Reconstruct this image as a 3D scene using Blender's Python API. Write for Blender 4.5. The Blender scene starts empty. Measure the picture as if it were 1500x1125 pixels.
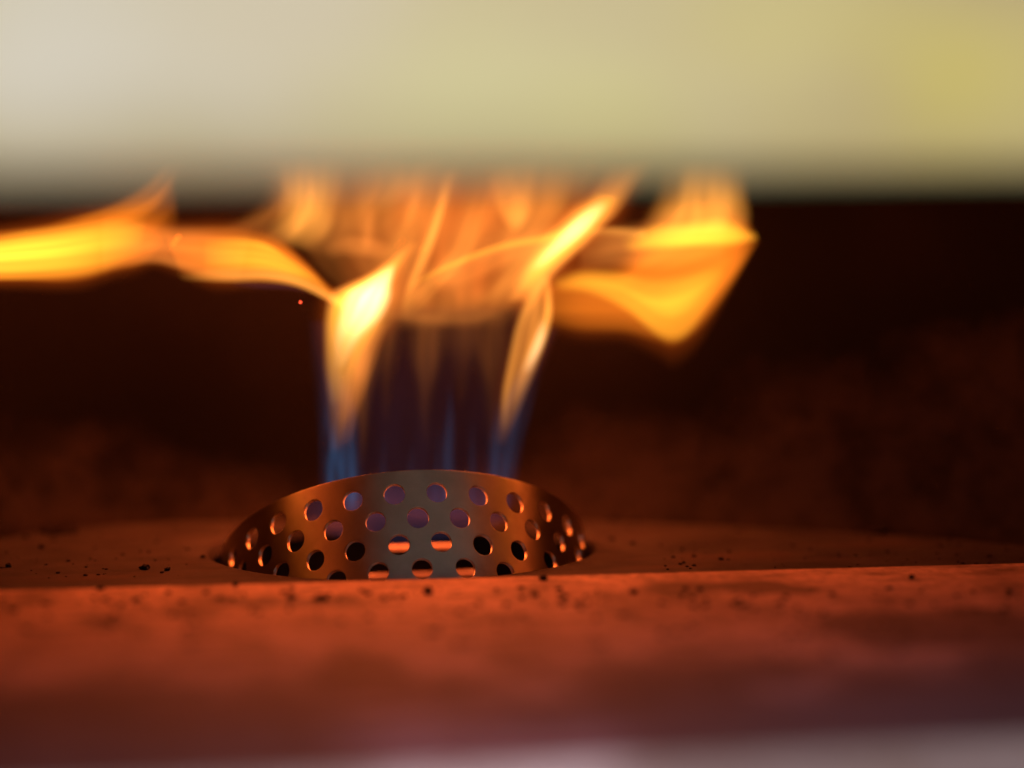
import bpy, bmesh, math, random
from mathutils import Vector, Matrix, noise as mnoise
R_ = math.radians
scene = bpy.context.scene
COL = scene.collection

# ------------------------------------------------------------------ camera
# the oven runs along the axes; the camera stands in front, turned ten degrees to the right
CAM = Vector((-0.05584, -0.49986, 0.08287))
PITCH, YAW, F = 0.07349, -0.17584, 2500.0          # focal length in pixels of a 1500 wide frame
cd = bpy.data.cameras.new("camera")
cam = bpy.data.objects.new("camera", cd); COL.objects.link(cam)
cam.location = CAM
cam.rotation_euler = (math.pi/2 - PITCH, 0, YAW)
cd.sensor_width, cd.lens = 36.0, 60.0
cd.clip_start, cd.clip_end = 0.01, 200.0
cd.dof.use_dof = True
cd.dof.focus_distance = 0.452
cd.dof.aperture_fstop = 2.8
scene.camera = cam

# ------------------------------------------------------------------ sky, sun, exposure
SUN_EL, SUN_AZ = R_(66), R_(158)                  # sun high behind the camera
w = bpy.data.worlds.new("World"); scene.world = w; w.use_nodes = True
nt = w.node_tree
sky = nt.nodes.new("ShaderNodeTexSky"); sky.sky_type = 'NISHITA'; sky.sun_disc = False
sky.sun_elevation, sky.sun_rotation = SUN_EL, SUN_AZ
bg = nt.nodes["Background"]; bg.inputs[1].default_value = 0.135
nt.links.new(sky.outputs[0], bg.inputs[0])
sl = bpy.data.lights.new("sun", 'SUN'); sl.energy = 4.2; sl.angle = R_(0.5); sl.color = (1, .93, .80)
so = bpy.data.objects.new("sun", sl); COL.objects.link(so)
sd = Vector((math.sin(SUN_AZ)*math.cos(SUN_EL), math.cos(SUN_AZ)*math.cos(SUN_EL), math.sin(SUN_EL)))
so.rotation_euler = (-sd).to_track_quat('-Z', 'Y').to_euler()
so.location = sd*3
scene.view_settings.view_transform = 'Standard'; scene.view_settings.look = 'None'
scene.view_settings.exposure = 0.0; scene.view_settings.gamma = 1.0
scene.cycles.transparent_max_bounces = 64
scene.cycles.max_bounces = 8
scene.cycles.sample_clamp_indirect = 2.0
scene.cycles.sample_clamp_direct = 3.0
scene.cycles.use_denoising = True

# ------------------------------------------------------------------ helpers
cy, sy = math.cos(YAW), math.sin(YAW)
RT = Vector((cy, sy, 0))
FW = Vector((-sy*math.cos(PITCH), cy*math.cos(PITCH), -math.sin(PITCH)))
UP = RT.cross(FW)
def ray(x, y): return FW + RT*((x-750)/F) + UP*((562.5-y)/F)
def at_z(x, y, z):
    r = ray(x, y); return CAM + r*((z-CAM.z)/r.z)
def at_y(x, y, Y):
    r = ray(x, y); return CAM + r*((Y-CAM.y)/r.y)

def tag(o, label=None, cat=None, group=None, kind=None):
    for k, v in (("label", label), ("category", cat), ("group", group), ("kind", kind)):
        if v: o[k] = v
    return o
def link_mesh(name, bm, mat, parent=None, smooth=True, recalc=True):
    me = bpy.data.meshes.new(name)
    if recalc: bmesh.ops.recalc_face_normals(bm, faces=bm.faces)
    bm.to_mesh(me); bm.free()
    if smooth:
        for p in me.polygons: p.use_smooth = True
    me.materials.append(mat)
    o = bpy.data.objects.new(name, me); COL.objects.link(o)
    if parent: o.parent = parent
    return o
def empty(name, loc=(0, 0, 0)):
    o = bpy.data.objects.new(name, None); COL.objects.link(o); o.location = loc
    o.empty_display_size = 0.01
    return o
def spline(pts, n):
    """Catmull-Rom through pts (tuples or numbers), n samples"""
    P = [Vector(p) if hasattr(p, "__len__") and len(p) == 3 else (Vector((p[0], p[1], 0)) if hasattr(p, "__len__") else Vector((p, 0, 0))) for p in pts]
    out = []
    m = len(P)-1
    for i in range(n):
        t = i/(n-1)*m; k = min(int(t), m-1); t -= k
        p1, p2 = P[k], P[k+1]
        p0 = P[k-1] if k > 0 else p1*2-p2
        p3 = P[k+2] if k+2 <= m else p2*2-p1
        out.append(.5*((2*p1)+(p2-p0)*t+(2*p0-5*p1+4*p2-p3)*t*t+(3*p1-p0-3*p2+p3)*t**3))
    return out

class Mat:
    def __init__(s, name):
        s.m = bpy.data.materials.new(name); s.m.use_nodes = True
        s.nt = s.m.node_tree; s.b = s.nt.nodes["Principled BSDF"]
    def n(s, t, **kw):
        x = s.nt.nodes.new(t)
        for k, v in kw.items(): setattr(x, k, v)
        return x
    def l(s, a, b): s.nt.links.new(a, b)
    def coord(s, scale=(1, 1, 1), loc=(0, 0, 0), rot=(0, 0, 0)):
        g = s.n("ShaderNodeNewGeometry"); mp = s.n("ShaderNodeMapping")
        mp.inputs["Scale"].default_value = scale; mp.inputs["Location"].default_value = loc; mp.inputs["Rotation"].default_value = rot
        s.l(g.outputs["Position"], mp.inputs[0]); return mp.outputs[0]
    def noise(s, scale, detail=4, rough=.55, co=None, dist=0):
        x = s.n("ShaderNodeTexNoise"); x.inputs["Scale"].default_value = scale
        x.inputs["Detail"].default_value = detail; x.inputs["Roughness"].default_value = rough
        x.inputs["Distortion"].default_value = dist
        s.l(co or s.coord(), x.inputs["Vector"]); return x.outputs[0]
    def ramp(s, fac, *stops):
        r = s.n("ShaderNodeValToRGB"); e = r.color_ramp.elements
        while len(e) < len(stops): e.new(.5)
        for k, (p, c) in enumerate(stops):
            e[k].position = p; e[k].color = (c, c, c, 1) if not hasattr(c, "__len__") else (*c, 1)
        s.l(fac, r.inputs[0]); return r.outputs[0]
    def mix(s, fac, a, b, mode='MIX'):
        x = s.n("ShaderNodeMix", data_type='RGBA', blend_type=mode)
        for v, i in ((fac, 0), (a, 6), (b, 7)):
            if hasattr(v, "links") or isinstance(v, bpy.types.NodeSocket): s.l(v, x.inputs[i])
            elif i == 0: x.inputs[0].default_value = v
            else: x.inputs[i].default_value = (*v, 1)
        return x.outputs[2]
    def math(s, op, a, b=0.0, c=None):
        x = s.n("ShaderNodeMath", operation=op)
        for i, v in enumerate((a, b) if c is None else (a, b, c)):
            if isinstance(v, bpy.types.NodeSocket): s.l(v, x.inputs[i])
            else: x.inputs[i].default_value = v
        return x.outputs[0]
    def blob(s, co, centre, sx, syy, rot=0.0):
        """soft ellipse 1 at the centre, 0 at the edge, in metres on the xy plane"""
        mp = s.n("ShaderNodeMapping", vector_type='TEXTURE')
        mp.inputs["Location"].default_value = centre; mp.inputs["Rotation"].default_value = (0, 0, rot)
        mp.inputs["Scale"].default_value = (sx, syy, 1.0)
        s.l(co, mp.inputs[0])
        g = s.n("ShaderNodeTexGradient", gradient_type='SPHERICAL'); s.l(mp.outputs[0], g.inputs[0])
        return g.outputs[1]
    def bump(s, h, strength, dist):
        b = s.n("ShaderNodeBump"); b.inputs["Strength"].default_value = strength; b.inputs["Distance"].default_value = dist
        s.l(h, b.inputs["Height"]); s.l(b.outputs[0], s.b.inputs["Normal"])
    def set(s, **kw):
        for k, v in kw.items():
            i = s.b.inputs[k.replace("_", " ")]
            if isinstance(v, bpy.types.NodeSocket): s.l(v, i)
            else: i.default_value = (*v, 1) if hasattr(v, "__len__") else v
        return s

# ------------------------------------------------------------------ materials
def warped(m, amount, scale):
    """position pushed about by noise, so stains get ragged edges"""
    g = m.n("ShaderNodeNewGeometry")
    nz = m.n("ShaderNodeTexNoise"); nz.inputs["Scale"].default_value = scale; nz.inputs["Detail"].default_value = 4
    m.l(g.outputs["Position"], nz.inputs["Vector"])
    sub = m.n("ShaderNodeVectorMath", operation='SUBTRACT'); m.l(nz.outputs["Color"], sub.inputs[0]); sub.inputs[1].default_value = (.5, .5, .5)
    sc = m.n("ShaderNodeVectorMath", operation='SCALE'); m.l(sub.outputs[0], sc.inputs[0]); sc.inputs["Scale"].default_value = amount
    ad = m.n("ShaderNodeVectorMath", operation='ADD'); m.l(g.outputs["Position"], ad.inputs[0]); m.l(sc.outputs[0], ad.inputs[1])
    flat = m.n("ShaderNodeVectorMath", operation='MULTIPLY'); m.l(ad.outputs[0], flat.inputs[0]); flat.inputs[1].default_value = (1, 1, 0)
    return flat.outputs[0]

STONE_Z = 0.003
HY, HZ = -.2775, .0943                              # the hood's lower edge
def stone_material():
    m = Mat("baking_stone")
    col = m.ramp(m.noise(34, 8, .68), (.3, (.27, .17, .135)), (.65, (.47, .31, .25)))
    col = m.mix(m.ramp(m.noise(420, 3, .7), (.35, .8), (.6, 0.0)), col, (.22, .14, .115))
    col = m.mix(m.ramp(m.noise(75, 6, .7), (.56, 0.0), (.68, .75)), col, (.13, .088, .072))
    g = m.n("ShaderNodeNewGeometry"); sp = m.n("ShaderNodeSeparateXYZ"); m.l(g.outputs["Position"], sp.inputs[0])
    daylight_tint = m.math('ADD', m.math('ADD', m.math('MULTIPLY', sp.outputs[0], 3.2), m.math('MULTIPLY_ADD', sp.outputs[1], -22, -4.0)), m.math('MULTIPLY_ADD', m.noise(38, 4, .6), 1.2, -.6))
    col = m.mix(m.ramp(daylight_tint, (.1, 0.0), (.8, .8)), col, (.29, .265, .33))  # lilac daylight near the mouth, painted into the stone colour
    wp = warped(m, .022, 60)
    total = None
    for (x, y, sx, syy, k) in ((1075, 862, .022, .006, .9), (1010, 868, .010, .004, .8), (1330, 918, .020, .013, .9), (1450, 920, .016, .014, 1.0),
                            (530, 992, .010, .012, .8), (960, 1022, .014, .014, .9), (1490, 978, .012, .010, .9), (1390, 1030, .02, .014, .8),
                            (370, 880, .012, .006, .6), (470, 880, .008, .005, .9), (1200, 1100, .022, .012, .8), (150, 910, .008, .006, .4),
                            (730, 905, .012, .005, .35), (330, 1060, .02, .012, .6), (1080, 985, .018, .008, .5), (60, 1110, .034, .018, 1.0), (260, 1120, .018, .012, .9), (1190, 1116, .020, .013, 1.0), (1370, 1115, .030, .015, 1.0), (660, 1015, .012, .008, .5), (800, 1050, .02, .006, .45), (1220, 1050, .022, .006, .6)):
        p = at_z(x, y, STONE_Z)
        b = m.math('MULTIPLY', m.blob(wp, (p.x, p.y, 0), sx*(1.2+max(0, y-880)/400), syy*(1.35+max(0, y-880)/120), -.15), k)
        total = b if total is None else m.math('MAXIMUM', total, b)
    stain_and_shade = m.ramp(total, (.03, 0.0), (.32, 1.0))  # smudges; the bottom corner ones also paint the sunlit strip darker
    col = m.mix(m.math('MULTIPLY', stain_and_shade, .72), col, (.05, .036, .034))
    streak = m.ramp(m.noise(1, 4, .6, m.coord((45, 130, 40))), (.50, 0.0), (.68, .7))
    col = m.mix(streak, col, (.06, .04, .034))
    smear = m.ramp(m.noise(1, 5, .62, m.coord((38, 17, 30), rot=(0, 0, .5)), .6), (.50, 0.0), (.68, .62))
    col = m.mix(smear, col, (.07, .048, .04))
    m.set(Base_Color=col, Roughness=.8)
    m.b.inputs["Specular IOR Level"].default_value = .1
    m.bump(m.noise(900, 3, .7), .25, .0004)
    return m.m
def floor_material():
    m = Mat("oven_floor_steel")
    col = m.ramp(m.noise(40, 8, .7), (.3, (.020, .017, .017)), (.65, (.042, .036, .035)))
    streak = m.ramp(m.noise(1, 4, .65, m.coord((18, 190, 40), rot=(0, 0, .06))), (.5, 0.0), (.72, .8))
    col = m.mix(streak, col, (.05, .036, .034))
    wp = warped(m, .02, 70)
    total = None
    for (x, y, sx, syy, k) in ((1080, 815, .03, .010, 1), (1280, 797, .03, .012, .9), (980, 830, .03, .006, .8), (150, 846, .03, .004, .8), (420, 792, .02, .01, .4)):
        p = at_z(x, y, 0)
        b = m.math('MULTIPLY', m.blob(wp, (p.x, p.y, 0), sx, syy, .1), k)
        total = b if total is None else m.math('MAXIMUM', total, b)
    col = m.mix(m.ramp(total, (.15, 0.0), (.6, .75)), col, (.05, .035, .03))
    m.set(Base_Color=col, Roughness=m.ramp(m.noise(60, 3), (.3, .60), (.7, .75)), Metallic=.0)
    m.b.inputs['Specular IOR Level'].default_value = .04
    m.bump(m.noise(700, 4, .7), .3, .0003)
    return m.m
def wall_material():
    m = Mat("dark_oven_steel")
    g = m.n("ShaderNodeNewGeometry"); sp = m.n("ShaderNodeSeparateXYZ"); m.l(g.outputs["Position"], sp.inputs[0])
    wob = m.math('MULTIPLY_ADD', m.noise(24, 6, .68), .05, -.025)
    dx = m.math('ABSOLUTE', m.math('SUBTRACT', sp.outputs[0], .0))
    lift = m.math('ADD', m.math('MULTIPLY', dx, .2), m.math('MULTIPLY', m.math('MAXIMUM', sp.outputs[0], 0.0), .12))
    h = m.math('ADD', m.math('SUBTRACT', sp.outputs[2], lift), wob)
    painted_glow = m.ramp(m.math('MULTIPLY_ADD', h, 22, .58), (.40, 1.0), (.85, 0.0))  # lower wall painted lighter for the flame glow, the rest near black
    col = m.mix(painted_glow, (.0017, .0015, .0015), (.0150, .0108, .0090))
    col = m.mix(m.ramp(m.noise(1, 6, .72, m.coord((60, 60, 60))), (.42, 0.0), (.7, .8)), col, (.0012, .001, .001))
    m.set(Base_Color=col, Roughness=.75)
    m.b.inputs['Specular IOR Level'].default_value = .04
    m.bump(m.noise(260, 4, .7), .4, .0006)
    return m.m
def hood_material():
    m = Mat("painted_reflection_steel")
    g = m.n("ShaderNodeNewGeometry"); sp = m.n("ShaderNodeSeparateXYZ"); m.l(g.outputs["Position"], sp.inputs[0])
    # reflected tones painted into the colour, pale at left, yellower to the right
    t = m.math('ADD', m.math('MULTIPLY_ADD', sp.outputs[0], 6.2, .46), m.math('MULTIPLY_ADD', m.noise(26, 2, .4), .5, -.25))
    col = m.ramp(t, (.08, (.80, .70, .50)), (.35, (.76, .63, .35)), (.65, (.69, .56, .26)), (.95, (.58, .43, .17)))
    # blobs painted in as blurred reflections of sky and garden
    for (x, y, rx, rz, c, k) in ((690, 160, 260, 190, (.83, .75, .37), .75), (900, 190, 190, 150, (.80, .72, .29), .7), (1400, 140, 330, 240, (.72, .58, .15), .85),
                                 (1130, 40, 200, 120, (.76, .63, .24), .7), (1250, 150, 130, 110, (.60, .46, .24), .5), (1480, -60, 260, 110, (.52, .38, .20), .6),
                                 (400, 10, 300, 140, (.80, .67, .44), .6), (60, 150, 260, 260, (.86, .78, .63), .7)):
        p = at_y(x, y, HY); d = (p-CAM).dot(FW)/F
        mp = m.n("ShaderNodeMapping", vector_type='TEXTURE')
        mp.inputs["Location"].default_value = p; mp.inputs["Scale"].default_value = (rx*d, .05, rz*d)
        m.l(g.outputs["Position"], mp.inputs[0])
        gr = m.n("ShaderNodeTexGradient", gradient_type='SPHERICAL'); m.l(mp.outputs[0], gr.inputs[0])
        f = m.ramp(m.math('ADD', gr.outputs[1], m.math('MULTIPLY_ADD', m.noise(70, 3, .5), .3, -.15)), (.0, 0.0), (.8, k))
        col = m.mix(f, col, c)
    edge = m.math('ADD', m.math('MULTIPLY_ADD', sp.outputs[2], -90, 90*(HZ+.011)), m.math('MULTIPLY_ADD', m.noise(60, 3, .5), .5, -.25))
    col = m.mix(m.ramp(edge, (.0, 0.0), (1.0, .8)), col, (.50, .39, .17))  # warm lower band painted in for the flame glow
    brushed = m.noise(1, 3, .6, m.coord((30, 30, 2600)))
    m.set(Base_Color=col, Metallic=.1, Roughness=m.ramp(brushed, (.3, .42), (.7, .56)))
    m.bump(brushed, .08, .0002)
    return m.m
def guard_material():
    m = Mat("burner_guard_steel")
    col = m.ramp(m.noise(45, 5, .6), (.3, (.42, .34, .22)), (.65, (.62, .51, .34)))
    p = at_z(727, 812, .01)
    soot = m.ramp(m.noise(330, 4, .75, dist=.4), (.53, 0.0), (.66, 1.0))
    sp_ = m.blob(m.coord(), (p.x, p.y, .010), .013, .030)
    col = m.mix(m.math('MULTIPLY', soot, m.ramp(sp_, (.05, 0.0), (.4, .9))), col, (.04, .032, .03))
    m.set(Base_Color=col, Metallic=1.0, Roughness=m.ramp(m.noise(1, 3, .6, m.coord((700, 700, 60))), (.3, .42), (.7, .52)), Anisotropic=.9, Anisotropic_Rotation=.25)
    tg = m.n('ShaderNodeTangent', direction_type='RADIAL', axis='Z'); m.l(tg.outputs[0], m.b.inputs['Tangent'])
    m.bump(m.noise(500, 3, .6), .06, .0002)
    return m.m
def char_material():
    m = Mat("charred_crumb")
    m.set(Base_Color=m.ramp(m.noise(900, 3), (.3, (.004, .003, .003)), (.7, (.016, .011, .009))), Roughness=.95)
    m.b.inputs['Specular IOR Level'].default_value = .1
    return m.m
def dark_steel():
    m = Mat("dark_burner_steel")
    m.set(Base_Color=m.ramp(m.noise(80, 4), (.3, (.012, .01, .01)), (.7, (.03, .026, .024))), Roughness=.5, Metallic=.5)
    return m.m
def bar_steel():
    m = Mat("burner_bar_steel")
    m.set(Base_Color=m.ramp(m.noise(300, 4), (.3, (.3, .22, .18)), (.7, (.5, .4, .33))), Roughness=.5, Metallic=.3)
    return m.m
def fire(name, colour, k):
    """glowing gas: an even emission volume, so brightness follows the depth of the flame"""
    mt = bpy.data.materials.new(name); mt.use_nodes = True
    t = mt.node_tree; t.nodes.clear()
    out = t.nodes.new("ShaderNodeOutputMaterial")
    v = t.nodes.new("ShaderNodeEmission"); v.inputs[0].default_value = (*colour, 1); v.inputs[1].default_value = k
    t.links.new(v.outputs[0], out.inputs["Volume"])
    tr = t.nodes.new("ShaderNodeBsdfTransparent")
    e = t.nodes.new("ShaderNodeEmission"); e.inputs[0].default_value = (*colour, 1); e.inputs[1].default_value = .0015
    a = t.nodes.new("ShaderNodeAddShader")
    t.links.new(tr.outputs[0], a.inputs[0]); t.links.new(e.outputs[0], a.inputs[1]); t.links.new(a.outputs[0], out.inputs["Surface"])
    return mt
M_STONE, M_FLOOR, M_WALL, M_HOOD, M_GUARD, M_CHAR, M_DARK, M_BAR = stone_material(), floor_material(), wall_material(), hood_material(), guard_material(), char_material(), dark_steel(), bar_steel()
FIRE = dict(orange=fire("flame_orange", (1, .25, .014), 95), amber=fire("flame_amber", (1, .38, .055), 120),
            yellow=fire("flame_yellow", (1, .48, .03), 140), white=fire("flame_pale_yellow", (1, .70, .34), 170),
            haze=fire("flame_brown_haze", (1, .29, .045), 95), blue=fire("flame_blue", (.06, .34, .78), 12),
            ember=fire("flame_red_edge", (1, .15, .012), 95), violet=fire("flame_violet", (.36, .29, .70), 1.3))

# ------------------------------------------------------------------ oven shell (the setting)
TR, AL = 0.0535, 0.61567                          # burner tube radius, lean of its axis
ca, sa = math.cos(AL), math.sin(AL)
def tube_pt(th, s, r=TR):
    x, q = r*math.sin(th), -r*math.cos(th)
    return Vector((x, q*ca+s*sa, -q*sa+s*ca))
# hole in the floor: hugs the tube in front, a round arc behind it
def hole_pt(th):                                   # th 0 = towards the viewer
    x = math.sin(th); c = math.cos(th)
    if c >= 0: return Vector((x*.0556-.0014, -.014-(TR/ca+.0008-.014)*c, 0))
    return Vector((x*.0556-.0014, -.014-.052*c, 0))
FOOT = spline([(-.145, -.291), (-.140, -.10), (-.132, -.03), (-.118, .018), (-.090, .040), (-.045, .041), (.010, .034), (.069, .019), (.126, -.008), (.172, -.043), (.205, -.10), (.212, -.291)], 120)
def ceil_z(x, y):
    return .0975+.034*max(0, 1-((x-.02)/.19)**2)*max(0, min(1, (.06-y)/.08))
# wall: a cove at the foot, then upright, leaning a little
bm = bmesh.new()
prof = [(0, 0), (.003, .0012), (.008, .006), (.0115, .013), (.0135, .022), (.0145, .035), (.015, .055), (.0145, .080), (.013, .1005)]
rows = []
for i, p in enumerate(FOOT):
    a, b = FOOT[max(0, i-1)], FOOT[min(len(FOOT)-1, i+1)]
    d = (b-a).normalized(); nrm = Vector((-d.y, d.x, 0))
    rows.append([bm.verts.new(p+nrm*o+Vector((0, 0, z-.0004))) for o, z in prof])
for i in range(len(rows)-1):
    for j in range(len(prof)-1):
        bm.faces.new((rows[i][j], rows[i+1][j], rows[i+1][j+1], rows[i][j+1]))
wall = tag(link_mesh("oven_wall", bm, M_WALL), kind="structure", label="dark curved back wall of the oven behind the flames")
# floor with its burner opening, folded down at the opening
bm = bmesh.new()
NH = 144
rings = []
for k, (g, z) in enumerate(((1, -.004), (1, -.0012), (1.004, -.0003), (1.012, 0), (1.2, 0), (1.6, 0))):
    rings.append([bm.verts.new(Vector((hole_pt(2*math.pi*i/NH).x*g, -.014+(hole_pt(2*math.pi*i/NH).y+.014)*g, z))) for i in range(NH)])
outer = []
for i in range(NH):
    d = Vector((math.sin(2*math.pi*i/NH), -math.cos(2*math.pi*i/NH)))
    s = min(.26/abs(d.x) if abs(d.x) > 1e-6 else 9, .13/abs(d.y) if abs(d.y) > 1e-6 else 9)
    outer.append(bm.verts.new(Vector((d.x*s, -.014+d.y*s, 0))))
rings.append(outer)
for a, b in zip(rings, rings[1:]):
    for i in range(NH):
        bm.faces.new((a[i], a[(i+1) % NH], b[(i+1) % NH], b[i]))
tag(link_mesh("oven_floor", bm, M_FLOOR), kind="structure", label="scuffed brown steel oven floor with the burner opening")
# lower box under the floor, ceiling, side walls
def box(bm, x0, x1, y0, y1, z0, z1):
    v = [bm.verts.new((x, y, z)) for z in (z0, z1) for y in (y0, y1) for x in (x0, x1)]
    for f in ((0, 1, 3, 2), (4, 5, 7, 6), (0, 1, 5, 4), (2, 3, 7, 6), (0, 2, 6, 4), (1, 3, 7, 5)):
        bm.faces.new([v[k] for k in f])
bm = bmesh.new(); box(bm, -.27, .27, -.145, .13, -.095, -.092)
box(bm, -.27, .27, -.147, -.145, -.095, -.005); box(bm, -.27, .27, .13, .132, -.095, -.005)
box(bm, -.272, -.27, -.147, .132, -.095, -.005); box(bm, .27, .272, -.147, .132, -.095, -.005)
tag(link_mesh("burner_box", bm, M_DARK, smooth=False), kind="structure", label="dark box below the oven floor")
bm = bmesh.new()
nx, ny = 40, 40
g = [[bm.verts.new((-.25+.5*i/nx, -.2765+.3755*j/ny, ceil_z(-.25+.5*i/nx, -.2765+.3755*j/ny))) for i in range(nx+1)] for j in range(ny+1)]
for j in range(ny):
    for i in range(nx): bm.faces.new((g[j][i], g[j][i+1], g[j+1][i+1], g[j+1][i]))
ce = tag(link_mesh("oven_ceiling", bm, M_WALL), kind="structure", label="dark low ceiling of the oven above the flames")

# ------------------------------------------------------------------ hood: the blurred steel front over the mouth
hood = tag(empty("oven_hood", (0, HY, HZ)), "pale steel hood with painted reflections across the top, far out of focus above the flames", "oven hood")
def extrude_profile(pts, x0, x1, n=24):
    bm = bmesh.new()
    cols = [[bm.verts.new((x0+(x1-x0)*i/n, y, z)) for (y, z) in pts] for i in range(n+1)]
    for i in range(n):
        for j in range(len(pts)):
            k = (j+1) % len(pts)
            bm.faces.new((cols[i][j], cols[i+1][j], cols[i+1][k], cols[i][k]))
    bm.faces.new(cols[0]); bm.faces.new(list(reversed(cols[-1])))
    return bm
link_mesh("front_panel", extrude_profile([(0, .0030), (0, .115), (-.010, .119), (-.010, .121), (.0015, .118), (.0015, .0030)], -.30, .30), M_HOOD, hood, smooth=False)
lip = [(.0005, .0030), (.0005, .0008), (.0003, .0002), (-.0003, .0), (-.0075, .0), (-.0075, .0010), (-.0005, .0010), (-.0002, .0030)]
lip = [(-y+.0003, z) for y, z in lip]
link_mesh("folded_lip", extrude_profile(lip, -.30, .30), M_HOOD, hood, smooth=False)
bm = bmesh.new(); box(bm, -.30, -.093, .0005, .0085, -.105, -.0022)  # unseen plate added to narrow the daylight entering the mouth
link_mesh("unseen_light_blocker", bm, M_HOOD, hood, smooth=False)
bm = bmesh.new(); box(bm, .165, .30, .0005, .0085, -.105, -.0022)  # the same added plate at the right, also out of view
link_mesh("unseen_light_blocker", bm, M_HOOD, hood, smooth=False)
hood.rotation_euler = (0, R_(-.9), 0)

# ------------------------------------------------------------------ baking stone in front
stone = tag(empty("baking_stone", (.01, -.165, 0)), "orange lit baking stone with black crumbs, blurred across the foreground", "baking stone")
def stone_mesh():
    bm = bmesh.new()
    x0, x1, y0, y1 = -.24, .24, -.225, .0850  # front end lengthened out of view to bounce sunlight onto the guard
    v = [bm.verts.new((x, y, z)) for z in (-.012, STONE_Z) for y in (y0, y1) for x in (x0, x1)]
    for f in ((0, 1, 3, 2), (4, 5, 7, 6), (0, 1, 5, 4), (2, 3, 7, 6), (0, 2, 6, 4), (1, 3, 7, 5)):
        bm.faces.new([v[k] for k in f])
    bmesh.ops.recalc_face_normals(bm, faces=bm.faces)
    bmesh.ops.bevel(bm, geom=list(bm.edges), offset=.0018, segments=4, profile=.5, affect='EDGES')
    return bm
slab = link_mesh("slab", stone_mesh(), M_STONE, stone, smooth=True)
for p in slab.data.polygons: p.use_smooth = True
slab.data.set_sharp_from_angle(angle=R_(40))
stone.rotation_euler = (0, 0, R_(-1.9))

# ------------------------------------------------------------------ burner guard: rolled perforated steel tube, leaning back
T0, DT, S0, DS, HR = -.1454, .21401, -.012745, .0073352, .00275
guard = tag(empty("burner_guard", (0, 0, 0)), "perforated steel burner guard standing in the floor opening under the flames", "burner guard")
def local_pt(th, s, r=TR): return Vector((r*math.sin(th), -r*math.cos(th), s))
def shell_mesh():
    bm = bmesh.new()
    NC, NR, rnd = 29, 9, random.Random(3)
    w2, h2 = DT*TR/2, DS/2
    for r in range(NR):
        for c in range(NC):
            cx = T0*TR + (c-14)*2*w2 + (w2 if r % 2 else 0)
            cs = S0 - r*DS
            B = []
            for i in range(8): B.append((-w2+i*w2/4, h2))
            for i in range(4): B.append((w2, h2-i*h2/2))
            for i in range(8): B.append((w2-i*w2/4, -h2))
            for i in range(4): B.append((-w2, -h2+i*h2/2))
            ov, iv = [], []
            hr = HR*rnd.uniform(.95, 1.03); jx, js = rnd.gauss(0, .00012), rnd.gauss(0, .00012)
            for (x, y) in B:
                ov.append(bm.verts.new(local_pt((cx+x)/TR, cs+y)))
                a = math.atan2(y, x)
                iv.append((jx+1.04*hr*math.cos(a), js+1.12*hr*math.sin(a), a))
            hv = [bm.verts.new(local_pt((cx+x)/TR, cs+y)) for x, y, a in iv]
            mid = [bm.verts.new(local_pt((cx+x*1.1)/TR, cs+y*1.1)) for x, y, a in iv]
            n = len(B)
            for i in range(n):
                j = (i+1) % n
                bm.faces.new((ov[i], ov[j], mid[j], mid[i]))
                bm.faces.new((mid[i], mid[j], hv[j], hv[i]))
    # plain band up to the rim
    top = S0+h2
    n = NC*8
    zs = [top, top+.0012, top+.0024, S0+.0066, S0+.0070]
    band = [[bm.verts.new(local_pt(T0+(-14.5+i/8)*DT, z)) for i in range(n+1)] for z in zs]
    for j in range(len(zs)-1):
        for i in range(n): bm.faces.new((band[j][i], band[j][i+1], band[j+1][i+1], band[j+1][i]))
    bmesh.ops.remove_doubles(bm, verts=bm.verts, dist=2e-5)
    return bm
shell = link_mesh("perforated_shell", shell_mesh(), M_GUARD, guard)
shell.rotation_euler = (-AL, 0, 0)
md = shell.modifiers.new("thickness", 'SOLIDIFY'); md.thickness = .0011; md.offset = -1
bv = shell.modifiers.new("soft_edges", 'BEVEL'); bv.width = .00018; bv.segments = 2; bv.limit_method = 'ANGLE'; bv.angle_limit = R_(50)
# burner head deep inside the tube
bm = bmesh.new()
prof = [(0, -.0460), (.012, -.0460), (.016, -.0470), (.030, -.052), (.034, -.060), (.034, -.085)]
rr = [[bm.verts.new(tube_pt(2*math.pi*i/32, s, max(r, .0005))) for i in range(32)] for r, s in prof]
for a, b in zip(rr, rr[1:]):
    for i in range(32): bm.faces.new((a[i], a[(i+1) % 32], b[(i+1) % 32], b[i]))
link_mesh("burner_head", bm, M_DARK, guard)

# hot cross bars of the burner, glimpsed through the lower holes
for (xa, xb, py, yy) in ((545, 672, 803, -.012), (505, 545, 786, -.016), (530, 700, 844, -.014)):
    bm = bmesh.new()
    a, b = at_y(xa, py, yy), at_y(xb, py, yy)
    box(bm, a.x, b.x, yy, yy+.004, (a.z+b.z)/2-.0005, (a.z+b.z)/2+.0004)
    link_mesh("cross_bar", bm, M_BAR, guard, smooth=False)

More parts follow.
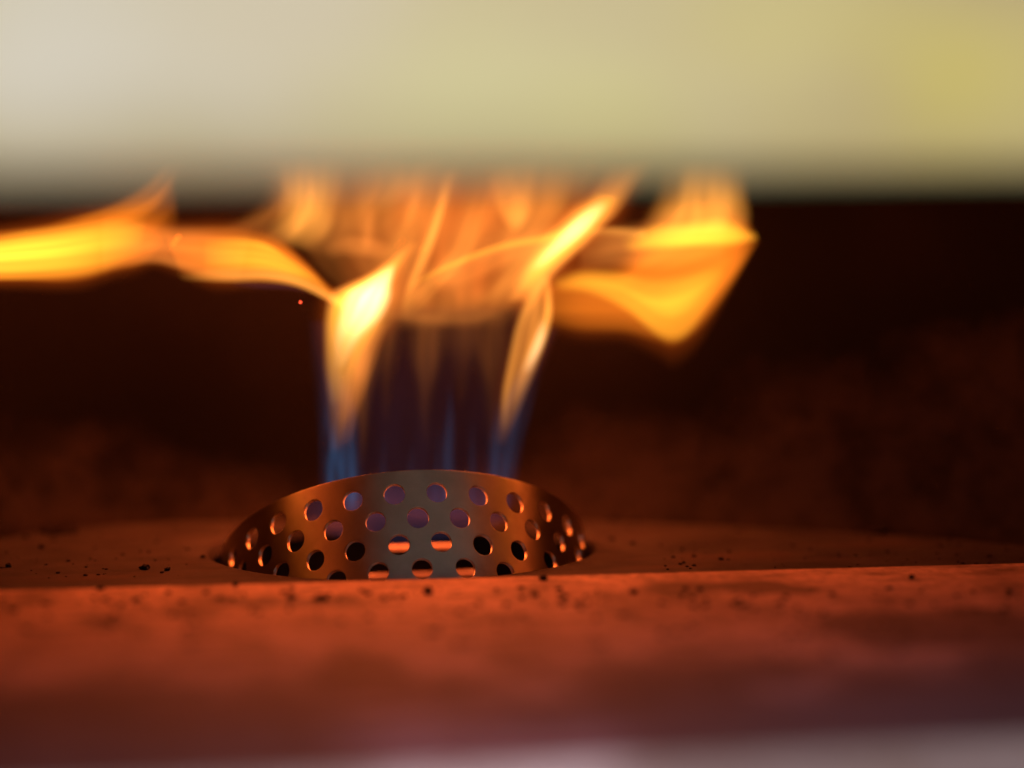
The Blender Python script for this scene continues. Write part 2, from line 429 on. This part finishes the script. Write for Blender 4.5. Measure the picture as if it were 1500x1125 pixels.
# ------------------------------------------------------------------ the flame
flame = tag(empty("gas_flame", (0, .005, -.01)), "yellow and orange gas flame rising blue from the perforated guard and spreading sideways", "flame")
def tongue(name, mat, A, B, Y, T, p=.5, a=1.0, b=1.0, nu=26, nv=60, ripple=.25, curve=0.0, parent=None, seed=0, freq=3.0, halo=None):
    """a lens of glowing gas between two edge curves; T is its depth in mm, Y its distance in mm"""
    A0, B0, T0_ = A, B, T
    A, B = spline(A, nv), spline(B, nv)
    if name == "halo":
        for j in range(nv):
            d = B[j]-A[j]; g = d*.13+d.normalized()*5 if d.length > 1e-6 else d
            A[j], B[j] = A[j]-g, B[j]+g
    Ys = [v.x for v in spline(Y if hasattr(Y, "__len__") else [Y]*2, nv)]
    Ts = [max(0, v.x) for v in spline(T, nv)]
    bm = bmesh.new(); grid = {}; pix = {}
    off = Vector((seed*3.7, seed*1.3, 0))
    for j in range(nv):
        for i in range(nu+1):
            u = i/nu
            e = min(u/p, 1) if u < p else (1-u)/(1-p)
            t = Ts[j]*math.sin(math.pi/2*max(e, 0))**(a if u < p else b)
            t *= max(.05, 1+ripple*2*mnoise.noise(Vector((u*freq*1.6, j/nv*freq*.6, seed*2.1)))
                     + ripple*1.3*mnoise.noise(Vector((u*freq*4.5, j/nv*freq*.8, seed*4.7))))
            px = A[j].lerp(B[j], u)
            wob = mnoise.noise_vector(Vector((px.x*.012, px.y*.012, seed*1.7)))
            px = px+Vector((wob.x*3, wob.y*3, 0))*(1 if parent is None or True else 0)
            yy = Ys[j]+curve*(1-(2*u-1)**2)+wob.z*2
            pix[i, j] = px
            if i in (0, nu):
                grid[i, j, -1] = grid[i, j, 1] = bm.verts.new(at_y(px.x, px.y, yy*.001))
            else:
                for sgn in (-1, 1):
                    grid[i, j, sgn] = bm.verts.new(at_y(px.x, px.y, (yy+sgn*max(t, .02)/2)*.001))
    def face(keys):
        vs = []
        for k in keys:
            if grid[k] not in vs: vs.append(grid[k])
        if len(vs) > 2: bm.faces.new(vs)
    bad = 0; area = 0
    for j in range(nv-1):
        for i in range(nu):
            face([(i, j, -1), (i+1, j, -1), (i+1, j+1, -1), (i, j+1, -1)])
            face([(i, j+1, 1), (i+1, j+1, 1), (i+1, j, 1), (i, j, 1)])
            c = (pix[i+1, j]-pix[i, j]).cross(pix[i, j+1]-pix[i, j]).z
            area += c; bad += (c < 0)
    bad = min(bad, (nv-1)*nu-bad)
    if bad: print("FOLDED", name, seed, bad)
    for i in range(nu):
        face([(i, 0, 1), (i+1, 0, 1), (i+1, 0, -1), (i, 0, -1)])
        face([(i, nv-1, -1), (i+1, nv-1, -1), (i+1, nv-1, 1), (i, nv-1, 1)])
    bm.normal_update()
    if bm.calc_volume(signed=True) < 0:
        bmesh.ops.reverse_faces(bm, faces=bm.faces)
    pr = parent or flame
    o = link_mesh(name, bm, FIRE[mat], pr, recalc=False)
    o.matrix_parent_inverse = Matrix.Translation(flame.location).inverted()
    if parent: o.matrix_parent_inverse = Matrix.Identity(4)
    if halo is None: halo = .55 if name == "tongue" else 0
    if halo:
        tongue("halo", "ember", A0, B0, Y, [halo*x for x in T0_], p=.5, a=1.7, b=1.7, ripple=.1, parent=o, seed=seed+.5, halo=0)
    return o
def core(parent, *args, **kw): return tongue("core", *args, parent=parent, **kw)

# brown veil between the two legs
tongue("veil", "haze", [(570, 484), (520, 440), (462, 392), (425, 330), (410, 225)], [(735, 482), (800, 442), (832, 392), (858, 330), (880, 225)], 16, [.1, 3.9, 4.3, 4.4, .3], a=.9, b=.9, ripple=.26, seed=1, freq=5, nu=48, halo=0)
tongue("veil", "ember", [(540, 470), (500, 425), (490, 370), (480, 300), (480, 235)], [(800, 455), (850, 420), (900, 370), (930, 310), (930, 235)], 8, [.1, 3.0, 3.4, 3.6, .3], a=1.0, b=1.0, ripple=.28, seed=60, freq=6, nu=48)
tongue("veil", "haze", [(560, 440), (620, 452), (690, 452), (775, 425)], [(562, 464), (620, 477), (690, 475), (768, 450)], 4, [.3, .9, .6, .1], p=.6, a=1.3, b=.9, seed=2)
tongue("wisp", "amber", [(572, 462), (612, 410), (660, 340), (690, 240)], [(604, 468), (650, 425), (712, 360), (770, 240)], 8, [.3, 2.2, 2.2, .2], seed=61, a=1.6, b=1.6, ripple=.5, freq=4)
tongue("wisp", "amber", [(690, 440), (728, 390), (770, 350), (800, 320)], [(738, 452), (780, 425), (815, 385), (840, 350)], 6, [.3, 3.2, 3, .3], seed=62, a=1.6, b=1.6, ripple=.5)
tongue("wisp", "haze", [(610, 400), (650, 375), (720, 345), (800, 320)], [(640, 432), (690, 420), (750, 395), (810, 360)], 8, [.3, 3, 3, .3], seed=63, a=1.5, b=1.5, ripple=.5)
# far left tongue
t = tongue("tongue", "orange", [(-230, 352), (-130, 345), (-40, 340), (50, 328), (110, 314), (170, 300), (215, 280), (255, 250)], [(-236, 360), (-134, 404), (-40, 413), (50, 414), (120, 412), (170, 398), (215, 384), (262, 330)], [-16, -13, -10, -6, 0, 4, 6, 8], [.1, 5, 9, 10, 9, 7, 4, .5], p=.5, a=.9, b=.7, seed=3)
core(t, "yellow", [(-200, 355), (-120, 350), (-40, 346), (50, 335), (110, 325), (170, 318), (215, 316)], [(-205, 362), (-122, 399), (-40, 408), (50, 410), (120, 406), (165, 394), (205, 376)], [-15, -12, -10, -6, 0, 4, 6], [.1, 4, 8, 8.5, 7, 4, .5], p=.35, a=1.2, b=.8, seed=4)
tongue("tongue", "haze", [(150, 312), (225, 326), (300, 328), (370, 335)], [(150, 400), (222, 386), (280, 402), (350, 412)], 6, [1, 5, 5, 1], p=.6, b=.5, seed=5, ripple=.3)
tongue("wisp", "orange", [(95, 322), (160, 298), (210, 268), (232, 240)], [(185, 336), (226, 310), (250, 280), (272, 230)], 6, [1, 4, 3.5, .3], seed=6)
# middle left tongue, licking back into the left leg
t = tongue("tongue", "orange", [(240, 338), (320, 330), (370, 336), (410, 350), (448, 384), (482, 418), (515, 440)], [(262, 398), (310, 415), (370, 413), (420, 415), (460, 425), (485, 442), (505, 460)], [4, 2, 0, -2, -2, 0, 0], [2, 5, 7, 7, 6, 4, .5], p=.5, a=.9, b=.7, seed=7)
core(t, "yellow", [(300, 350), (350, 346), (390, 353), (425, 376), (455, 400), (480, 424)], [(300, 402), (350, 398), (390, 398), (425, 404), (455, 414), (478, 430)], [2, 0, -2, -2, -1, 0], [.5, 5, 7, 6, 3, .5], p=.45, seed=8)
core(t, "amber", [(255, 398), (330, 392), (390, 391), (440, 402), (490, 430), (520, 442)], [(265, 410), (330, 414), (390, 414), (440, 421), (485, 443), (515, 460)], [2, 0, -2, -2, 0, 0], [.3, 5, 6, 7, 7, 1], p=.7, b=.8, seed=9)
tongue("wisp", "violet", [(340, 412), (380, 414), (420, 416), (450, 424)], [(340, 420), (380, 423), (420, 424), (450, 430)], -2, [.5, 12, 12, .5], seed=10)
# amber plumes under the hood
tongue("plume", "amber", [(378, 345), (402, 318), (408, 285), (395, 225)], [(470, 372), (492, 335), (498, 290), (515, 225)], 8, [.5, 6, 6, .3], seed=11, a=1.4, b=1.4)
tongue("plume", "amber", [(748, 340), (726, 305), (706, 235)], [(764, 340), (782, 305), (800, 225)], 12, [.3, 6, .3], seed=12, a=1.3, b=1.3)
tongue("plume", "haze", [(522, 375), (524, 330), (520, 240)], [(546, 375), (556, 330), (570, 230)], 12, [.3, 2.4, .3], a=1.6, b=1.6, seed=13)
tongue("plume", "haze", [(585, 330), (590, 300), (590, 240)], [(612, 330), (622, 300), (640, 230)], 14, [.3, 2.2, .3], a=1.6, b=1.6, seed=14)
tongue("plume", "haze", [(470, 365), (500, 345), (545, 345), (590, 360)], [(480, 380), (505, 375), (550, 378), (590, 380)], 10, [.3, 3, 3, .3], seed=15)
tongue("plume", "amber", [(520, 400), (560, 350), (585, 300), (600, 225)], [(600, 420), (640, 370), (665, 310), (690, 225)], 10, [.1, 2.2, 2.2, .2], seed=64, a=1.8, b=1.8, ripple=.4)
tongue("plume", "amber", [(700, 400), (715, 345), (740, 300), (750, 225)], [(770, 400), (830, 345), (880, 300), (900, 225)], 10, [.1, 2.2, 2.6, .2], seed=65, a=1.8, b=1.8, ripple=.4)
tongue("plume", "haze", [(385, 350), (395, 320), (385, 280), (370, 225)], [(500, 385), (545, 340), (560, 290), (575, 225)], 14, [.2, 2.4, 2.8, .2], seed=66, a=1.5, b=1.5, ripple=.4)
tongue("plume", "haze", [(290, 338), (350, 315), (385, 280), (380, 225)], [(420, 372), (450, 345), (470, 300), (470, 225)], 12, [.2, 2.8, 2.6, .2], seed=67, a=1.6, b=1.6, ripple=.4)
tongue("plume", "amber", [(470, 330), (500, 300), (520, 265), (520, 225)], [(580, 345), (610, 310), (640, 270), (650, 225)], 12, [.1, 1.8, 2.0, .2], seed=68, a=1.8, b=1.8, ripple=.4)
# left leg, the brightest
t = tongue("tongue", "amber", [(486, 660), (481, 590), (474, 520), (472, 470), (480, 432), (502, 418), (545, 396), (600, 352)], [(500, 660), (524, 590), (542, 525), (574, 474), (584, 435), (586, 408), (596, 384), (616, 358)], [2, 0, -3, -6, -6, -4, 0, 4], [.05, 1.2, 3.6, 6.5, 8, 7.5, 5, .5], p=.4, a=.75, b=1.1, seed=16)
core(t, "yellow", [(484, 590), (478, 520), (477, 470), (490, 434), (525, 414), (570, 385)], [(506, 590), (534, 520), (564, 470), (576, 436), (580, 410), (594, 374)], [0, -3, -6, -6, -3, 2], [.1, 2.2, 5.5, 8, 6.5, .8], p=.4, a=.8, seed=17)
core(t, "white", [(488, 540), (486, 500), (495, 460), (506, 430), (535, 412), (565, 392)], [(506, 540), (530, 500), (560, 466), (574, 438), (576, 415), (582, 385)], [-1, -4, -6, -6, -4, 0], [.1, 2.5, 9, 12, 8, .8], p=.5, seed=18)
tongue("wisp", "haze", [(492, 650), (490, 600), (500, 540), (525, 480)], [(516, 650), (530, 600), (548, 540), (575, 470)], 2, [.1, 2.2, 4.5, .8], seed=19, ripple=.6, freq=6)
for (x, y0, y1, wd, tt, sd_) in ((532, 680, 462, 26, 2.6, 20), (566, 620, 462, 26, .8, 21), (624, 650, 462, 30, 1.1, 22), (676, 590, 462, 36, .6, 23), (718, 650, 458, 28, 1.0, 24)):
    tongue("wisp", "haze", [(x-3, y0), (x-wd*.5, y0*.6+y1*.4), (x-wd, y0*.3+y1*.7), (x-wd*1.2, y1)], [(x+3, y0), (x+wd*.5, y0*.6+y1*.4), (x+wd+2, y0*.3+y1*.7), (x+wd*1.2+4, y1)], 6, [.05, tt*.3, tt*.8, tt], seed=sd_, a=1.8, b=1.8, ripple=.4)
# leaning bright streaks
tongue("streak", "amber", [(584, 452), (600, 400), (617, 360), (632, 318), (642, 250)], [(600, 456), (617, 408), (636, 364), (650, 322), (668, 240)], 0, [.3, 5, 6, 5, .3], seed=25)
tongue("streak", "yellow", [(600, 418), (640, 394), (690, 371), (740, 355), (800, 341), (850, 322)], [(600, 424), (640, 403), (690, 382), (740, 367), (800, 355), (850, 345)], -3, [.3, 2.5, 3, 3.5, 4, 1], seed=26)
# right plume
t = tongue("tongue", "amber", [(738, 440), (764, 388), (796, 345), (830, 310), (866, 278), (888, 235)], [(775, 442), (812, 404), (852, 368), (884, 332), (914, 300), (960, 228)], [-4, -6, -6, -4, 0, 4], [1, 7, 8, 8, 5, .3], p=.55, a=1.1, b=.7, seed=27)
core(t, "yellow", [(756, 425), (782, 378), (812, 342), (846, 310), (874, 280)], [(780, 425), (812, 392), (850, 358), (882, 325), (910, 290)], [-4, -6, -6, -3, 0], [.5, 4, 6, 5, 2], p=.55, seed=28)
core(t, "white", [(775, 395), (798, 365), (828, 332), (856, 308), (878, 290)], [(792, 395), (818, 372), (854, 344), (880, 318), (896, 298)], [-5, -6, -5, -3, 0], [.3, 5, 7.5, 4, .3], p=.5, seed=29)
# right leg
t = tongue("tongue", "amber", [(726, 650), (729, 590), (741, 530), (754, 480), (766, 430), (792, 402)], [(738, 650), (770, 575), (796, 512), (810, 462), (808, 426), (806, 400)], [4, 2, -1, -4, -5, -4], [.05, 1.4, 3.2, 4, 4, 1], p=.6, a=1.3, b=.65, seed=30)
core(t, "amber", [(742, 600), (762, 535), (782, 485), (797, 445), (799, 408)], [(754, 600), (790, 525), (808, 472), (810, 440), (806, 405)], [2, -1, -4, -5, -4], [.1, 2.4, 5.5, 5, 1], p=.6, b=.7, seed=31)
core(t, "amber", [(731, 630), (735, 575), (745, 520), (762, 455), (795, 405)], [(740, 630), (748, 575), (760, 520), (775, 462), (806, 412)], [3, 1, -2, -5, -6], [.2, 3, 3.5, 3.5, 1.5], seed=32)
core(t, "white", [(762, 545), (780, 505), (794, 468)], [(778, 545), (797, 505), (806, 470)], [-1, -3, -5], [.3, 4, .3], seed=33)
# right sheet, folded, with its corner hanging down
t = tongue("tongue", "orange", [(795, 405), (850, 388), (905, 382), (950, 330), (990, 300), (1040, 290), (1085, 310), (1110, 346)], [(800, 478), (850, 487), (915, 488), (960, 502), (988, 509), (1025, 484), (1068, 425), (1112, 352)], [2, 0, -2, -6, -8, -8, -6, -4], [2, 5, 6, 8, 9, 9, 7, .5], p=.5, a=1.2, b=.95, seed=34, nv=80)
core(t, "yellow", [(810, 410), (850, 396), (900, 396), (950, 402), (1000, 400), (1060, 390)], [(820, 428), (870, 436), (920, 462), (975, 502), (1015, 486), (1060, 410)], [2, 0, -2, -6, -8, -8], [1, 3.5, 4.5, 5, 4, .5], p=.45, b=.8, seed=35, nv=80)
core(t, "yellow", [(910, 352), (950, 332), (1000, 324), (1060, 318), (1106, 341)], [(920, 372), (960, 368), (1010, 364), (1065, 362), (1107, 351)], [0, -5, -8, -8, -4], [.5, 6, 9, 8, 2], p=.65, seed=36)
tongue("plume", "amber", [(925, 352), (945, 315), (960, 280), (965, 225)], [(1095, 345), (1100, 320), (1095, 280), (1090, 225)], [-4, -6, -2, 2], [1, 8, 6, .3], p=.5, a=1.4, b=.8, seed=37)
tongue("streak", "amber", [(850, 336), (890, 332), (945, 334)], [(860, 350), (895, 346), (945, 350)], -4, [.5, 4, 3], seed=38)
tongue("veil", "haze", [(850, 340), (900, 330), (960, 320), (1060, 290)], [(850, 400), (900, 395), (960, 395), (1060, 390)], 4, [1, 5, 5, 1], seed=39)
# blue foot of the flame
def blue(pts, T, Y=2, mat="blue", **kw): return tongue("blue_jet", mat, [p[0] for p in pts], [p[1] for p in pts], Y, T, **kw)
blue([((466, 735), (534, 735)), ((464, 650), (532, 650)), ((460, 560), (520, 560)), ((452, 470), (492, 470))], [4, 4, 2, .3], seed=40, ripple=.7, freq=9, a=1.4, b=1.4, nu=36)
for (x, y1, wd, tt, sd_) in ((486, 575, 11, 6, 41), (500, 610, 8, 4, 46), (515, 585, 12, 6, 42), (560, 640, 10, 1.5, 47), (600, 650, 12, 1.5, 48), (656, 560, 13, 5, 43), (640, 630, 7, 2, 49), (690, 620, 10, 2, 50), (722, 590, 12, 2.5, 51)):
    blue([((x-wd, 745), (x+wd, 745)), ((x-wd*.8, 745*.68+y1*.32), (x+wd*.8, 745*.68+y1*.32)), ((x-wd*.6+2, 745*.36+y1*.64), (x+wd*.6+2, 745*.36+y1*.64)), ((x-2+4, y1), (x+2+4, y1))], [tt, tt*.9, tt*.5, .05], seed=sd_, Y=-2, a=1.6, b=1.6, ripple=.4)
blue([((705, 740), (755, 740)), ((712, 650), (768, 650)), ((745, 560), (795, 545)), ((798, 480), (818, 480))], [3.5, 3, 2, .3], seed=44, ripple=.6, freq=7, a=1.4, b=1.4)
blue([((480, 760), (745, 760)), ((478, 650), (755, 650)), ((475, 540), (780, 540)), ((500, 450), (790, 450))], [9, 7, 4, 1], Y=6, mat="violet", seed=45, ripple=.35, freq=6, nu=30)
# burning gas inside the guard, seen through its holes
def gas_base():
    bm = bmesh.new()
    bmesh.ops.create_uvsphere(bm, u_segments=28, v_segments=14, radius=1)
    for v in bm.verts:
        x, y, z = v.co
        v.co = Vector((.031*x, -.010+.014*y, .010+.010*z))
    return bm
o = link_mesh("blue_base", gas_base(), FIRE["violet"], flame)
o.matrix_parent_inverse = Matrix.Translation(flame.location).inverted()
def lamp(name, loc, watt, size, colour=(1, .142, .028)):
    l = bpy.data.lights.new(name, 'POINT'); l.energy = watt; l.color = colour; l.shadow_soft_size = size
    o = bpy.data.objects.new(name, l); COL.objects.link(o)
    o.parent = flame; o.location = Vector(loc)-flame.location
for loc, wt in (((-.008, .006, .068), .62), ((.030, .006, .074), .50), ((.060, .014, .084), .36), ((-.070, .018, .086), .36), ((-.036, .012, .082), .38), ((-.140, .010, .088), .09), ((.135, -.028, .089), .08)):
    lamp("flame_glow", loc, wt*.78, .018)
lamp("flame_glow", (0, -.020, .010), .05, .008)

# ------------------------------------------------------------------ crumbs, flakes, ember
CR = "black crumbs scattered on the oven floor and stone"
def crumb(px, py, wpx, hpx, label, seed, z=0.0, name="crumb", cat="crumb", mat=None, group=CR, zair=None):
    c = at_z(px, py, z) if zair is None else at_y(px, py, zair)
    dist = (c-CAM).dot(FW); k = dist/F
    rnd = random.Random(seed)
    bm = bmesh.new(); bmesh.ops.create_icosphere(bm, subdivisions=2, radius=1)
    sx, sz = wpx*k/2, max(hpx*k/2, .00025)
    for v in bm.verts:
        n = 1+.75*mnoise.noise(v.co*1.5+Vector((seed*5.1, 0, 0)))++.45*mnoise.noise(v.co*3.4+Vector((0, seed*3.3, 0)))
        v.co = Vector((v.co.x*sx*n, v.co.y*sx*.8*n, v.co.z*sz*n))
        if v.co.z < -sz*.75: v.co.z = -sz*.75
    o = link_mesh(name, bm, mat or M_CHAR, smooth=False)
    o.location = c+Vector((0, 0, sz*.7 if zair is None else 0)); o.rotation_euler = (0, 0, rnd.uniform(-.6, .6))
    return tag(o, label, cat, group)
F_ = 0.0
for k, (x, y, wd, h, z, lab) in enumerate((
    (213, 834, 13, 9, F_, "largest black crumb on the floor left of the burner guard, just behind the stone edge"),
    (245, 836, 9, 6, F_, "small black crumb right beside the largest floor crumb left of the guard"),
    (297, 817, 7, 5, F_, "tiny black crumb nearest the left corner of the burner opening"),
    (61, 803, 8, 7, F_, "curled black crumb on the far left floor below the long dark flake"),
    (12, 831, 9, 7, F_, "round black crumb on the floor at the left edge of the photo"),
    (37, 787, 8, 5, F_, "flat black crumb on the floor just left of the long dark flake"),
    (80, 792, 6, 4, F_, "tiny black speck on the floor directly under the long dark flake"),
    (896, 791, 9, 6, F_, "black crumb on the floor nearest the right end of the burner guard"),
    (927, 797, 7, 5, F_, "smaller black crumb on the right floor beside the crumb nearest the guard"),
    (1056, 820, 8, 5, F_, "lone black crumb on the right floor halfway to the photo edge"),
    (627, 870, 15, 12, STONE_Z, "round black crumb on the stone straight in front of the burner guard"),
    (795, 850, 12, 9, STONE_Z, "black crumb on the back edge of the stone under the guard's right side"),
    (427, 877, 13, 9, STONE_Z, "black crumb on the stone just left of the widest crumb"),
    (470, 879, 24, 10, STONE_Z, "widest black crumb on the stone in front of the guard's left half"),
    (345, 858, 9, 7, STONE_Z, "small black crumb on the stone edge below the opening's left corner"),
    (783, 873, 12, 8, STONE_Z, "soft dark crumb on the stone below the edge crumb at the guard's right"),
    (927, 869, 12, 8, STONE_Z, "dark crumb on the stone right of the guard, beside a dark smear"),
    (1335, 848, 9, 7, STONE_Z, "small black crumb alone on the stone far to the right"),
    (147, 864, 10, 7, STONE_Z, "small dark crumb on the stone edge at the far left"),
)): crumb(x, y, wd, h, lab, k+1, z)
FG = "dark burnt flakes lying at the foot of the wall"
crumb(86, 780, 48, 8, "long dark curled flake at the foot of the wall on the left", 41, 0, "burnt_flake", "flake", group=FG)
crumb(1287, 780, 46, 7, "long dark flake at the foot of the wall far on the right", 42, 0, "burnt_flake", "flake", group=FG)
crumb(900, 763, 20, 8, "short dark flake by the wall just right of the guard, left one of a pair", 43, 0, "burnt_flake", "flake", group=FG)
crumb(930, 764, 18, 8, "short dark flake by the wall just right of the guard, right one of a pair", 44, 0, "burnt_flake", "flake", group=FG)
m = Mat("glowing_ember"); m.set(Base_Color=(.1, .01, .005), Emission_Color=(1, .08, .03), Emission_Strength=2.5)
crumb(440, 443, 3.4, 4.4, "tiny glowing red spark in the air left of the flame", 51, name="spark", cat="spark", mat=m.m, group=None, zair=-.03)
# fine burnt grit
bm = bmesh.new(); rnd = random.Random(9)
for _ in range(800):
    on_stone = rnd.random() < .45
    if on_stone: px, py, z = rnd.uniform(0, 1500), 862+abs(rnd.gauss(0, 45)), STONE_Z
    else: px, py, z = rnd.uniform(0, 1500), rnd.uniform(768, 850), 0
    c = at_z(px, py, z)
    if z == 0 and (abs(c.x) < .062 and -.08 < c.y < .045 or c.y < -.083): continue
    if z > 0 and c.y > -.088: continue
    s = rnd.choice((.00012, .00016, .0002, .0003, .00045, .0006)) * (1.3 if on_stone else 1)
    r = bmesh.ops.create_icosphere(bm, subdivisions=1, radius=s)
    q = Matrix.Rotation(rnd.uniform(0, 6), 3, 'Z')
    for v in r["verts"]:
        v.co = q @ Vector((v.co.x*rnd.uniform(.9, 1.6), v.co.y, v.co.z*.6)) + c + Vector((0, 0, s*.3))
tag(link_mesh("burnt_grit", bm, M_CHAR, smooth=False), kind="stuff", label="fine burnt grit scattered over the stone and floor")
